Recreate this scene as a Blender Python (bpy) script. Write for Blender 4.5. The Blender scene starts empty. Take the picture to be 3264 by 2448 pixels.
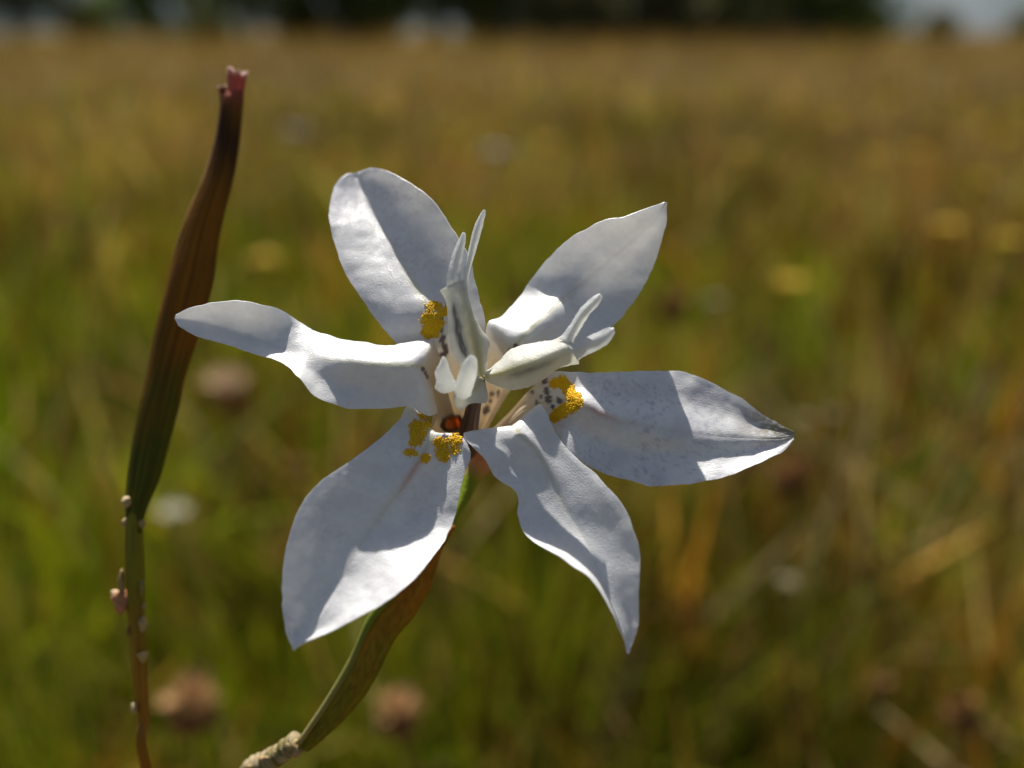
import bpy, math, random
import numpy as np

random.seed(7)
RNG = np.random.default_rng(11)
S = bpy.context.scene
COL = S.collection

# ------------------------------------------------------------------ camera
CAM_H = 0.42                      # metres above the ground
PITCH = math.radians(19.5)        # looking down
LENS = 35.0
D0 = 0.090                        # distance of the flower
FP = 3264 * LENS / 36.0           # focal length in photo pixels
cam_d = bpy.data.cameras.new('camera')
cam = bpy.data.objects.new('camera', cam_d)
COL.objects.link(cam)
cam.location = (0, 0, CAM_H)
cam.rotation_euler = (math.pi / 2 - PITCH, 0, 0)
cam_d.lens = LENS
cam_d.sensor_width = 36
cam_d.clip_start = 0.005
cam_d.clip_end = 2000
cam_d.dof.use_dof = True
cam_d.dof.focus_distance = 0.0912
cam_d.dof.aperture_fstop = 10.8
cam_d.dof.aperture_blades = 0
S.camera = cam

# ------------------------------------------------------------------ light
SUN_EL = math.radians(60.3)
SUN_AZ = math.radians(-14)        # from +Y (straight behind the flower) towards -X
w = bpy.data.worlds.new('World')
S.world = w
w.use_nodes = True
wn = w.node_tree
wn.nodes.clear()
sky = wn.nodes.new('ShaderNodeTexSky')
sky.sky_type = 'NISHITA'
sky.sun_disc = False
sky.sun_elevation = SUN_EL
sky.sun_rotation = SUN_AZ
sky.dust_density = 1.8
sky.air_density = 1.0
sky.ozone_density = 0.6
bg = wn.nodes.new('ShaderNodeBackground')
bg.inputs['Strength'].default_value = 0.05
wo = wn.nodes.new('ShaderNodeOutputWorld')
wn.links.new(sky.outputs[0], bg.inputs[0])
wn.links.new(bg.outputs[0], wo.inputs[0])
sun_d = bpy.data.lights.new('sun', 'SUN')
sun_d.energy = 5.0
sun_d.angle = math.radians(0.5)
sun_d.color = (1.0, 0.955, 0.88)
sun = bpy.data.objects.new('sun', sun_d)
COL.objects.link(sun)
sv = np.array([math.cos(SUN_EL) * math.sin(SUN_AZ), math.cos(SUN_EL) * math.cos(SUN_AZ), math.sin(SUN_EL)])
from mathutils import Vector
sun.rotation_euler = Vector(sv).to_track_quat('Z', 'Y').to_euler()
sun.location = tuple(sv * 3)
S.view_settings.view_transform = 'Standard'
S.view_settings.look = 'None'
S.view_settings.exposure = 0.80
S.view_settings.gamma = 1.0
S.cycles.use_denoising = True
S.cycles.max_bounces = 10
S.cycles.transparent_max_bounces = 8

# ------------------------------------------------------------------ helpers
CP, SP = math.cos(PITCH), math.sin(PITCH)
FWD = np.array([0, CP, -SP]); UPV = np.array([0, SP, CP]); RGT = np.array([1.0, 0, 0])
CPOS = np.array([0, 0, CAM_H])
MM = 0.001


def wpt(px, py, dz):
    """photo pixel (3264 wide) + depth offset in mm behind the flower's distance -> world"""
    px = np.asarray(px, float); py = np.asarray(py, float)
    d = D0 + np.asarray(dz, float) * MM
    x = (px - 1632) / FP * d
    y = (1224 - py) / FP * d
    return CPOS + x[..., None] * RGT + y[..., None] * UPV + d[..., None] * FWD


def ray_h(px, py, h):
    """point where the line of sight through a pixel reaches height h above the ground"""
    v = (px - 1632) / FP * RGT + (1224 - py) / FP * UPV + FWD
    t = (h - CAM_H) / v[2]
    return CPOS + v * t


def vnoise(x, y, seed=0):
    x = np.asarray(x, float); y = np.asarray(y, float)
    xi = np.floor(x).astype(np.int64); yi = np.floor(y).astype(np.int64)
    fx = x - xi; fy = y - yi
    fx = fx * fx * (3 - 2 * fx); fy = fy * fy * (3 - 2 * fy)

    def h(a, b):
        n = (a * 374761393 + b * 668265263 + seed * 1274126177) & 0x7fffffff
        n = ((n ^ (n >> 13)) * 1274126177) & 0x7fffffff
        n = n ^ (n >> 16)
        return (n & 0xffff) / 65535.0
    return (h(xi, yi) * (1 - fx) * (1 - fy) + h(xi + 1, yi) * fx * (1 - fy)
            + h(xi, yi + 1) * (1 - fx) * fy + h(xi + 1, yi + 1) * fx * fy)


def fbm(x, y, seed=0, o=3):
    s = 0; a = 0.5; t = 0
    for k in range(o):
        s = s + a * vnoise(x * 2 ** k, y * 2 ** k, seed + k); t += a; a *= 0.5
    return s / t


def catmull(P, n, axis=0):
    P = np.moveaxis(np.asarray(P, float), axis, 0)
    R = P.shape[0]
    E = np.concatenate([[2 * P[0] - P[1]], P, [2 * P[-1] - P[-2]]])
    t = np.linspace(0, R - 1, n)
    i = np.minimum(t.astype(int), R - 2)
    f = (t - i).reshape((-1,) + (1,) * (P.ndim - 1))
    p0, p1, p2, p3 = E[i], E[i + 1], E[i + 2], E[i + 3]
    out = 0.5 * (2 * p1 + (p2 - p0) * f + (2 * p0 - 5 * p1 + 4 * p2 - p3) * f ** 2 + (3 * p1 - p0 - 3 * p2 + p3) * f ** 3)
    return np.moveaxis(out, 0, axis)


def add_mesh(name, verts, faces, mat, parent=None, col=None, uv=None, smooth=True, origin=None, data_only=False):
    verts = np.asarray(verts, float)
    if origin is not None:
        verts = verts - np.asarray(origin)
    me = bpy.data.meshes.new(name)
    if isinstance(faces, np.ndarray):
        nf, k = faces.shape
        me.vertices.add(len(verts)); me.vertices.foreach_set('co', verts.astype(np.float32).ravel())
        me.loops.add(nf * k); me.loops.foreach_set('vertex_index', faces.astype(np.int32).ravel())
        me.polygons.add(nf)
        me.polygons.foreach_set('loop_start', (np.arange(nf) * k).astype(np.int32))
        me.polygons.foreach_set('loop_total', np.full(nf, k, np.int32))
        me.update(calc_edges=True)
    else:
        me.from_pydata([tuple(v) for v in verts], [], faces)
    if smooth:
        me.polygons.foreach_set('use_smooth', np.ones(len(me.polygons), bool))
    if col is not None:
        a = me.color_attributes.new('pigment', 'FLOAT_COLOR', 'POINT')
        c = np.ones((len(verts), 4), np.float32); c[:, :3] = col
        a.data.foreach_set('color', c.ravel())
    if uv is not None:
        a = me.attributes.new('along', 'FLOAT_VECTOR', 'POINT')
        c = np.zeros((len(verts), 3), np.float32); c[:, :2] = uv
        a.data.foreach_set('vector', c.ravel())
    me.materials.append(mat)
    me.validate()
    if data_only:
        return me
    o = bpy.data.objects.new(name, me)
    COL.objects.link(o)
    if parent is not None:
        o.parent = parent
    return o


def empty(name, loc, label, cat, group=None):
    o = bpy.data.objects.new(name, None)
    COL.objects.link(o)
    o.location = loc
    o.empty_display_size = 0.02
    o['label'] = label; o['category'] = cat
    if group: o['group'] = group
    return o


# ------------------------------------------------------------------ materials
def nmat(name):
    m = bpy.data.materials.new(name); m.use_nodes = True
    nt = m.node_tree; nt.nodes.clear()
    out = nt.nodes.new('ShaderNodeOutputMaterial')
    return m, nt, out


def N(nt, t, **kw):
    n = nt.nodes.new(t)
    for k, v in kw.items():
        if k.startswith('i_'):
            n.inputs[k[2:].replace('_', ' ')].default_value = v
        else:
            setattr(n, k, v)
    return n


def leafy(name, trans=0.35, rough=0.5, spec=0.5, grain=4000.0, bump=0.3, fibre=0.0, tint=(1, 1, 1), fib_w=0.35, gain=1.0):
    """thin plant tissue: reflects, lets light through, pigment from the mesh, fine cell relief"""
    m, nt, out = nmat(name)
    at = N(nt, 'ShaderNodeAttribute', attribute_name='pigment')
    tc = N(nt, 'ShaderNodeTexCoord')
    L = nt.links.new
    n1 = N(nt, 'ShaderNodeTexNoise', i_Scale=grain, i_Detail=2.0)
    L(tc.outputs['Object'], n1.inputs['Vector'])
    n2 = N(nt, 'ShaderNodeTexNoise', i_Scale=grain * 0.22, i_Detail=3.0)
    L(tc.outputs['Object'], n2.inputs['Vector'])
    mr = N(nt, 'ShaderNodeMapRange')
    mr.inputs['To Min'].default_value = 0.90 * gain; mr.inputs['To Max'].default_value = 1.06 * gain
    L(n2.outputs['Fac'], mr.inputs['Value'])
    mx = N(nt, 'ShaderNodeMix', data_type='RGBA', blend_type='MULTIPLY')
    mx.inputs['Factor'].default_value = 1.0
    L(at.outputs['Color'], mx.inputs['A']); L(mr.outputs['Result'], mx.inputs['B'])
    h = n1.outputs['Fac']
    if fibre:
        al = N(nt, 'ShaderNodeAttribute', attribute_name='along')
        mp = N(nt, 'ShaderNodeMapping'); mp.inputs['Scale'].default_value = (fibre, 1.6, 1)
        L(al.outputs['Vector'], mp.inputs['Vector'])
        n3 = N(nt, 'ShaderNodeTexNoise', i_Scale=1.0, i_Detail=1.0)
        L(mp.outputs['Vector'], n3.inputs['Vector'])
        ad = N(nt, 'ShaderNodeMath', operation='MULTIPLY_ADD')
        L(n3.outputs['Fac'], ad.inputs[0]); ad.inputs[1].default_value = fib_w; L(n1.outputs['Fac'], ad.inputs[2])
        h = ad.outputs[0]
    bp = N(nt, 'ShaderNodeBump'); bp.inputs['Strength'].default_value = bump
    bp.inputs['Distance'].default_value = 0.00011
    L(h, bp.inputs['Height'])
    pr = N(nt, 'ShaderNodeBsdfPrincipled')
    pr.inputs['Roughness'].default_value = rough
    pr.inputs['Specular IOR Level'].default_value = spec
    L(mx.outputs['Result'], pr.inputs['Base Color']); L(bp.outputs['Normal'], pr.inputs['Normal'])
    tr = N(nt, 'ShaderNodeBsdfTranslucent')
    t2 = N(nt, 'ShaderNodeMix', data_type='RGBA', blend_type='MULTIPLY'); t2.inputs['Factor'].default_value = 1.0
    L(mx.outputs['Result'], t2.inputs['A']); t2.inputs['B'].default_value = (*tint, 1)
    L(t2.outputs['Result'], tr.inputs['Color'])
    ms = N(nt, 'ShaderNodeMixShader'); ms.inputs['Fac'].default_value = trans
    L(pr.outputs[0], ms.inputs[1]); L(tr.outputs[0], ms.inputs[2])
    L(ms.outputs[0], out.inputs['Surface'])
    return m


M_PETAL = leafy('petal_tissue', trans=0.38, rough=0.33, spec=1.0, grain=8000, bump=0.4, fibre=55, tint=(0.98, 0.99, 1.0))
M_STYLE = leafy('style_tissue', trans=0.55, rough=0.38, spec=0.5, grain=6500, bump=0.5, fibre=22, tint=(1, 1, 0.95))
M_GREEN = leafy('stem_tissue', trans=0.14, rough=0.6, spec=0.2, grain=2500, bump=0.6, fibre=40, tint=(1.0, 0.9, 0.4))
M_SPATHE = leafy('spathe_tissue', fib_w=1.0, trans=0.38, rough=0.6, spec=0.2, grain=2500, bump=0.7, fibre=60, tint=(1.0, 0.75, 0.35))
M_POLLEN = leafy('yellow_papillae', trans=0.30, rough=0.45, spec=0.35, grain=6000, bump=0.3)
M_GRASS = leafy('grass_tissue', trans=0.42, rough=0.65, spec=0.10, grain=300, bump=0.1, tint=(1.0, 1.0, 0.5), gain=0.92)
M_HERB = leafy('herb_tissue', trans=0.25, rough=0.7, spec=0.2, grain=400, bump=0.2)
M_LEAF = leafy('tree_leaf', trans=0.25, rough=0.5, spec=0.3, grain=20, bump=0.1, tint=(1, 1.1, 0.5))


def bark_mat():
    m, nt, out = nmat('grey_bark')
    L = nt.links.new
    tc = N(nt, 'ShaderNodeTexCoord')
    n = N(nt, 'ShaderNodeTexNoise', i_Scale=6.0, i_Detail=6.0)
    L(tc.outputs['Object'], n.inputs['Vector'])
    cr = N(nt, 'ShaderNodeValToRGB')
    cr.color_ramp.elements[0].position = 0.3; cr.color_ramp.elements[0].color = (0.10, 0.08, 0.065, 1)
    cr.color_ramp.elements[1].position = 0.7; cr.color_ramp.elements[1].color = (0.34, 0.31, 0.28, 1)
    L(n.outputs['Fac'], cr.inputs['Fac'])
    bp = N(nt, 'ShaderNodeBump'); bp.inputs['Strength'].default_value = 0.6; bp.inputs['Distance'].default_value = 0.03
    L(n.outputs['Fac'], bp.inputs['Height'])
    pr = N(nt, 'ShaderNodeBsdfPrincipled'); pr.inputs['Roughness'].default_value = 0.85
    L(cr.outputs['Color'], pr.inputs['Base Color']); L(bp.outputs['Normal'], pr.inputs['Normal'])
    L(pr.outputs[0], out.inputs['Surface'])
    return m


M_BARK = bark_mat()


def ground_mat():
    m, nt, out = nmat('meadow_soil')
    L = nt.links.new
    tc = N(nt, 'ShaderNodeTexCoord')
    n = N(nt, 'ShaderNodeTexNoise', i_Scale=1.3, i_Detail=8.0, i_Roughness=0.65)
    L(tc.outputs['Object'], n.inputs['Vector'])
    cr = N(nt, 'ShaderNodeValToRGB')
    e = cr.color_ramp.elements
    e[0].position = 0.30; e[0].color = (0.045, 0.040, 0.012, 1)
    e[1].position = 0.72; e[1].color = (0.15, 0.105, 0.05, 1)
    k = e.new(0.5); k.color = (0.10, 0.075, 0.026, 1)
    L(n.outputs['Fac'], cr.inputs['Fac'])
    n2 = N(nt, 'ShaderNodeTexNoise', i_Scale=60.0, i_Detail=4.0)
    L(tc.outputs['Object'], n2.inputs['Vector'])
    bp = N(nt, 'ShaderNodeBump'); bp.inputs['Strength'].default_value = 0.7; bp.inputs['Distance'].default_value = 0.02
    L(n2.outputs['Fac'], bp.inputs['Height'])
    pr = N(nt, 'ShaderNodeBsdfPrincipled'); pr.inputs['Roughness'].default_value = 0.95
    pr.inputs['Specular IOR Level'].default_value = 0.1
    L(cr.outputs['Color'], pr.inputs['Base Color']); L(bp.outputs['Normal'], pr.inputs['Normal'])
    L(pr.outputs[0], out.inputs['Surface'])
    return m


# ------------------------------------------------------------------ the setting: ground
def build_ground():
    r = np.concatenate([[0.0], np.geomspace(0.3, 900, 60)])
    a = np.linspace(0, 2 * math.pi, 73)[:-1]
    V = [(0, 0, 0)]
    for q in r[1:]:
        for b in a:
            x, y = q * math.sin(b), q * math.cos(b)
            z = 0.03 * (float(fbm(x * 0.7 + 50, y * 0.7 + 50, 3)) - 0.5) * min(1, q / 2.0)
            V.append((x, y, z))
    F = []
    n = len(a)
    for j in range(n):
        F.append((0, 1 + j, 1 + (j + 1) % n))
    for i in range(len(r) - 2):
        for j in range(n):
            p = 1 + i * n + j; q = 1 + i * n + (j + 1) % n
            F.append((p, p + n, q + n, q))
    F = [tuple(reversed(f)) for f in F]
    o = add_mesh('ground', V, F, ground_mat())
    o['kind'] = 'structure'
    return o


build_ground()



def hill_mat():
    m, nt, out = nmat('far_hill_haze_tint')
    L = nt.links.new
    tc = N(nt, 'ShaderNodeTexCoord')
    n = N(nt, 'ShaderNodeTexNoise', i_Scale=0.02, i_Detail=6.0)
    L(tc.outputs['Object'], n.inputs['Vector'])
    cr = N(nt, 'ShaderNodeValToRGB')
    cr.color_ramp.elements[0].position = 0.35; cr.color_ramp.elements[0].color = (0.10, 0.12, 0.13, 1)  # distance haze painted into the colour as blue grey
    cr.color_ramp.elements[1].position = 0.65; cr.color_ramp.elements[1].color = (0.17, 0.19, 0.20, 1)
    L(n.outputs['Fac'], cr.inputs['Fac'])
    pr = N(nt, 'ShaderNodeBsdfPrincipled'); pr.inputs['Roughness'].default_value = 1.0; pr.inputs['Specular IOR Level'].default_value = 0.0
    L(cr.outputs['Color'], pr.inputs['Base Color']); L(pr.outputs[0], out.inputs['Surface'])
    return m


def build_backdrop():  # hill shapes added to cover the too bright sky behind the trees
    a = np.radians(np.linspace(-70, 70, 181)); rr_ = np.linspace(520, 880, 19)
    A, Rr = np.meshgrid(a, rr_)
    prof = np.sin(np.clip((Rr - 520) / 360, 0, 1) * math.pi) ** 0.8
    Z = prof * (34 + 60 * fbm(A * 5 + 20, Rr / 200, 5, 3)) + 5 * (fbm(A * 40 + 60, Rr / 20, 8, 3) - 0.5) * prof - 1
    V = np.stack([Rr * np.sin(A), Rr * np.cos(A), Z], -1).reshape(-1, 3)
    idx = np.arange(A.size).reshape(A.shape)
    F = np.stack([idx[:-1, :-1], idx[:-1, 1:], idx[1:, 1:], idx[1:, :-1]], -1).reshape(-1, 4)[:, ::-1].copy()
    o = add_mesh('backdrop', V, F, hill_mat())
    o['kind'] = 'structure'


build_backdrop()


# ------------------------------------------------------------------ tubes and sheets
def tube(pts, rad, nseg=12, rings=None, flat=1.0, flat_dir=None, cap=True):
    """world points + radii (m) -> verts, faces, v-along (0..1), u-around"""
    pts = np.asarray(pts, float); rad = np.asarray(rad, float)
    if rings:
        pts = catmull(pts, rings); rad = catmull(rad[:, None], rings)[:, 0]
    n = len(pts)
    T = np.gradient(pts, axis=0); T /= np.linalg.norm(T, axis=1)[:, None]
    ref = np.array(flat_dir if flat_dir is not None else [0.31, 0.9, 0.23], float)
    V = []; U = []
    for i in range(n):
        s = np.cross(T[i], ref); s /= np.linalg.norm(s)
        q = np.cross(s, T[i])
        for k in range(nseg):
            a = 2 * math.pi * k / nseg
            V.append(pts[i] + rad[i] * (math.cos(a) * s + flat * math.sin(a) * q)); U.append((k / nseg, i / (n - 1)))
    F = []
    for i in range(n - 1):
        for k in range(nseg):
            F.append((i * nseg + k, i * nseg + (k + 1) % nseg, (i + 1) * nseg + (k + 1) % nseg, (i + 1) * nseg + k))
    if cap:
        F.append(tuple(reversed(range(nseg)))); F.append(tuple(range((n - 1) * nseg, n * nseg)))
    return np.array(V), F, np.array(U)


def sheet(rows, nu, nv, thick=0.16, noise=0.0, nscale=9.0, seed=0, groove=0.0, edge_wave=0.0, taper=True):
    """control net of (px, py, dz) -> thick sheet. returns dict with verts, faces, uv, pix"""
    G = np.asarray(rows, float)                   # R, C, 3
    G = catmull(G, nv, 0); G = catmull(G, nu, 1)  # nv, nu, 3
    u = np.linspace(0, 1, nu)[None, :].repeat(nv, 0); v = np.linspace(0, 1, nv)[:, None].repeat(nu, 1)
    if edge_wave:
        e = np.abs(u * 2 - 1) ** 4
        sg = np.sign(u - 0.5)
        wv = (fbm(v * 26 + 3.1 * sg, u * 0 + seed, seed + 5, 3) - 0.5) * 2
        inside = np.clip(np.minimum(v, 1 - v) * 8, 0, 1)
        d = np.gradient(G[:, :, :2], axis=1)
        ln = np.linalg.norm(d, axis=2, keepdims=True) + 1e-6
        G[:, :, :2] += d / ln * (sg * e * wv * inside * edge_wave)[..., None]
    P = wpt(G[..., 0], G[..., 1], G[..., 2])

    def normals(P):
        du = np.gradient(P, axis=1); dv = np.gradient(P, axis=0)
        n = np.cross(du, dv); n /= (np.linalg.norm(n, axis=2, keepdims=True) + 1e-12)
        return n
    n = normals(P)
    tocam = CPOS - P
    sgn = 1.0 if (n * tocam).sum() > 0 else -1.0
    n = n * sgn
    if noise or groove:
        d = noise * ((fbm(G[..., 0] / (nscale * 8), G[..., 1] / (nscale * 8), seed, 3) - 0.5) * 2)
        d = d - groove * np.exp(-((u - 0.5) / 0.028) ** 2)
        P = P + n * (d * MM)[..., None]
        n = normals(P) * sgn
    th = thick * MM * 0.5
    if taper:
        e = np.minimum(np.minimum(u, 1 - u) * nu / 5.0, 1.0)
        thm = th * (0.35 + 0.65 * e)
    else:
        thm = np.full_like(u, th)
    A = (P + n * thm[..., None]).reshape(-1, 3); B = (P - n * thm[..., None]).reshape(-1, 3)
    idx = np.arange(nu * nv).reshape(nv, nu)
    q = np.stack([idx[:-1, :-1], idx[:-1, 1:], idx[1:, 1:], idx[1:, :-1]], -1).reshape(-1, 4)
    if sgn < 0: q = q[:, ::-1]
    nb = nu * nv
    rim = np.concatenate([idx[0, :], idx[1:, -1], idx[-1, -2::-1], idx[-2:0:-1, 0]])
    k = len(rim)
    RA = A[rim]; RB = B[rim]
    i0 = 2 * nb + np.arange(k); i1 = 2 * nb + k + np.arange(k)
    rq = np.stack([i0, np.roll(i0, -1), np.roll(i1, -1), i1], -1)
    if sgn > 0: rq = rq[:, ::-1]
    V = np.concatenate([A, B, RA, RB])
    F = np.concatenate([q, q[:, ::-1] + nb, rq])
    px = G[..., 0].reshape(-1); py = G[..., 1].reshape(-1)
    sel = np.concatenate([np.arange(nb), np.arange(nb), rim, rim])
    return dict(V=V, F=F, uv=np.stack([u.reshape(-1)[sel], v.reshape(-1)[sel]], 1), px=px[sel], py=py[sel],
                n=n.reshape(-1, 3), P=P.reshape(-1, 3), nb=nb, back=np.concatenate([np.zeros(nb), np.ones(nb), np.zeros(k), np.ones(k)]))


def five(rows3, bl, br):
    """rows of left edge, midrib, right edge -> five columns with bulges (mm, + = away from the lens)"""
    out = []
    R = len(rows3)
    for i, (l, m, r) in enumerate(rows3):
        l, m, r = (np.array(q, float) for q in (l, m, r))
        b1 = bl[i] if hasattr(bl, '__len__') else bl
        b2 = br[i] if hasattr(br, '__len__') else br
        f = 1.0
        if i >= R - 2: f = 0.25
        lm = (l + m) / 2 + np.array([0, 0, b1 * f]); rm = (m + r) / 2 + np.array([0, 0, b2 * f])
        out.append([l, lm, m, rm, r])
    return out


# ------------------------------------------------------------------ the flower
Z1 = lambda u, v: (1200 + u * 0.3617, 900 + v * 0.3617)
CENTRE = wpt(1500, 1440, 10)
stem_xy = None

PET = {}
PET['TL'] = dict(bl=0.15, br=0.9, rows=[
    [(1468, 1410, 10.5), (1485, 1412, 10.8), (1500, 1410, 10.5)],
    [(1396, 1290, 7), (1450, 1290, 8), (1505, 1285, 7)],
    [(1345, 1170, 4.6), (1428, 1180, 5.2), (1520, 1160, 4.5)],
    [(1262, 1095, 3.6), (1409, 1079, 3.2), (1545, 1035, 2.6)],
    [(1205, 1025, 3.6), (1375, 1005, 2.6), (1528, 955, 2.2)],
    [(1145, 941, 4.0), (1336, 934, 3.8), (1512, 890, 2.2)],
    [(1098, 862, 4.7), (1295, 870, 5.0), (1490, 810, 2.3)],
    [(1070, 785, 5.7), (1250, 785, 6.5), (1445, 738, 2.8)],
    [(1052, 717, 6.4), (1215, 720, 7.8), (1405, 674, 3.4)],
    [(1054, 645, 7.9), (1178, 655, 9.0), (1340, 604, 4.7)],
    [(1072, 583, 9.2), (1152, 600, 9.9), (1253, 552, 6.8)],
    [(1100, 558, 9.9), (1140, 568, 10.4), (1195, 535, 8.7)],
    [(1122, 552, 10.3), (1137, 554, 10.5), (1160, 541, 9.9)]])
PET['L'] = dict(bl=[0, 0, -.1, -.3, -.4, -.4, -.35, -.2, 0.1, .2, .25, .25, .1, 0], br=[0, 0, 0, 0, 0.1, 0.2, 0.3, 0.35, 0.2, 0.1, 0.1, 0.1, 0, 0], rows=[
    [(1470, 1395, 10), (1474, 1412, 10.5), (1478, 1435, 10.2)],
    [(1425, 1240, 5.5), (1408, 1300, 6.3), (1378, 1395, 5.2)],
    [(1388, 1102, 3.0), (1364, 1190, 1.7), (1394, 1318, 1.6)],
    [(1364, 1085, 2.5), (1333, 1168, 0.2), (1366, 1326, 0.2)],
    [(1293, 1094, 2.5), (1280, 1165, -0.3), (1298, 1297, -0.2)],
    [(1215, 1098, 2.5), (1200, 1162, -.4), (1212, 1303, -0.4)],
    [(1110, 1086, 2.7), (1110, 1156, -.2), (1110, 1299, -0.5)],
    [(1010, 1057, 2.9), (1020, 1145, .3), (1013, 1268, -1.3)],
    [(950, 1022, 3.0), (960, 1130, .9), (950, 1205, -1.3)],
    [(890, 988, 2.0), (885, 1108, 1.9), (890, 1153, 0.2)],
    [(785, 960, 1.3), (790, 1068, 2.5), (790, 1121, 1.2)],
    [(690, 963, 1.5), (690, 1040, 2.7), (700, 1093, 1.5)],
    [(610, 980, 2), (612, 1022, 2.7), (622, 1069, 1.9)],
    [(562, 1002, 2.4), (557, 1015, 2.5), (570, 1040, 2.3)]])
PET['UR'] = dict(bl=0.1, br=0.4, rows=[
    [(1500, 1410, 10.5), (1510, 1415, 10.8), (1525, 1412, 10.5)],
    [(1525, 1280, 8), (1558, 1300, 8.2), (1590, 1300, 8)],
    [(1545, 1130, 5), (1600, 1160, 4.8), (1660, 1200, 5)],
    [(1553, 1032, 3.8), (1650, 1092, 2.0), (1720, 1170, 2.6)],
    [(1600, 1010, 4.8), (1700, 1043, 2.0), (1800, 1125, 2.4)],
    [(1655, 948, 6.4), (1755, 990, 3.0), (1880, 1085, 3.6)],
    [(1700, 885, 6.0), (1805, 943, 4.5), (1956, 1034, 4.6)],
    [(1760, 810, 4.9), (1862, 896, 5.0), (2005, 980, 5.2)],
    [(1835, 748, 3.5), (1920, 846, 4.8), (2045, 920, 5.3)],
    [(1916, 707, 2.5), (1985, 789, 4.2), (2080, 850, 5.0)],
    [(2000, 686, 2.2), (2045, 736, 3.6), (2108, 775, 4.2)],
    [(2075, 661, 2.4), (2092, 690, 3.0), (2124, 705, 3.2)],
    [(2118, 645, 2.6), (2121, 645, 2.6), (2124, 647, 2.6)]])
PET['R'] = dict(bl=0.35, br=0.55, rows=[
    [(1515, 1415, 10.5), (1522, 1425, 10.8), (1528, 1435, 10.5)],
    [(1610, 1330, 8), (1612, 1360, 8.2), (1600, 1400, 8)],
    [(1690, 1240, 4), (1680, 1300, 4.5), (1660, 1390, 4.8)],
    [(1765, 1186, 2.5), (1780, 1275, 2.5), (1740, 1385, 2.5)],
    [(1850, 1187, 2.5), (1850, 1285, 0.4), (1800, 1430, 0.6)],
    [(1920, 1187, 2.8), (1905, 1315, 0.4), (1880, 1486, 0.2)],
    [(2000, 1184, 3.2), (1975, 1343, 0.6), (1970, 1522, 0.1)],
    [(2090, 1181, 3.4), (2060, 1359, 0.7), (2070, 1547, -.2)],
    [(2172, 1185, 3.3), (2150, 1375, .8), (2160, 1547, -.6)],
    [(2270, 1222, 2.9), (2250, 1389, .9), (2255, 1533, -.8)],
    [(2360, 1269, 2.4), (2340, 1395, 1.0), (2345, 1506, -.6)],
    [(2440, 1326, 1.8), (2430, 1399, 1.1), (2430, 1471, -.0)],
    [(2500, 1358, 1.3), (2490, 1398, 1.1), (2497, 1438, .6)],
    [(2530, 1376, 1.1), (2532, 1386, 1.1), (2528, 1400, 0.9)]])
PET['BL'] = dict(bl=0.35, br=0.3, rows=[
    [(1478, 1425, 10.5), (1490, 1432, 10.8), (1505, 1430, 10.5)],
    [(1400, 1425, 6), (1440, 1445, 6.5), (1490, 1445, 6.5)],
    [(1345, 1350, 2.8), (1395, 1418, 2), (1482, 1425, 2.5)],
    [(1305, 1288, 1.8), (1385, 1378, -0.3), (1478, 1394, 0.3)],
    [(1268, 1345, 0.8), (1360, 1430, -0.8), (1500, 1450, -0.6)],
    [(1200, 1408, -.3), (1327, 1486, -1.1), (1478, 1515, -1.2)],
    [(1100, 1478, -1.7), (1275, 1565, -1.4), (1460, 1590, -1.7)],
    [(1014, 1542, -3.0), (1222, 1630, -1.8), (1443, 1665, -2.3)],
    [(955, 1620, -4.1), (1170, 1705, -2.4), (1409, 1737, -3.6)],
    [(920, 1725, -5.0), (1122, 1785, -3.3), (1340, 1823, -5.6)],
    [(902, 1830, -5.5), (1080, 1865, -4.1), (1260, 1896, -6.7)],
    [(899, 1920, -5.8), (1035, 1935, -4.9), (1160, 1957, -6.8)],
    [(908, 2000, -5.9), (985, 2005, -5.5), (1060, 2011, -6.5)],
    [(922, 2044, -5.9), (950, 2048, -5.9), (980, 2047, -6.1)],
    [(934, 2068, -6.0), (936, 2072, -6.0), (939, 2068, -6.0)]])
PET['BR'] = dict(bl=0.3, br=0.25, rows=[
    [(1505, 1430, 10.5), (1515, 1435, 10.8), (1525, 1430, 10.5)],
    [(1515, 1432, 6.5), (1570, 1422, 6.5), (1640, 1400, 6.5)],
    [(1495, 1400, 2.5), (1620, 1395, 2.6), (1735, 1350, 3.2)],
    [(1478, 1380, .6), (1632, 1356, .8), (1722, 1288, 2.0)],
    [(1490, 1408, -.2), (1658, 1388, -.1), (1757, 1345, .8)],
    [(1545, 1460, -.9), (1700, 1425, -.2), (1775, 1392, .6)],
    [(1580, 1520, -1.2), (1735, 1480, -.3), (1829, 1450, -.2)],
    [(1648, 1572, -1.6), (1768, 1550, -.6), (1905, 1518, -1.6)],
    [(1650, 1640, -2.2), (1800, 1615, -1.1), (1970, 1592, -3.1)],
    [(1690, 1717, -3.3), (1845, 1685, -1.8), (2015, 1675, -4.1)],
    [(1790, 1780, -4.9), (1882, 1757, -2.8), (2038, 1760, -4.6)],
    [(1875, 1839, -5.7), (1915, 1840, -3.8), (2037, 1850, -5.0)],
    [(1925, 1905, -6.0), (1950, 1920, -4.5), (2034, 1940, -5.2)],
    [(1965, 1988, -6.0), (1982, 1990, -5.0), (2032, 2005, -5.4)],
    [(1990, 2040, -5.4), (2000, 2042, -5.2), (2018, 2048, -5.2)],
    [(2000, 2078, -5.4), (2002, 2084, -5.4), (2004, 2078, -5.4)]])

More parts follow.
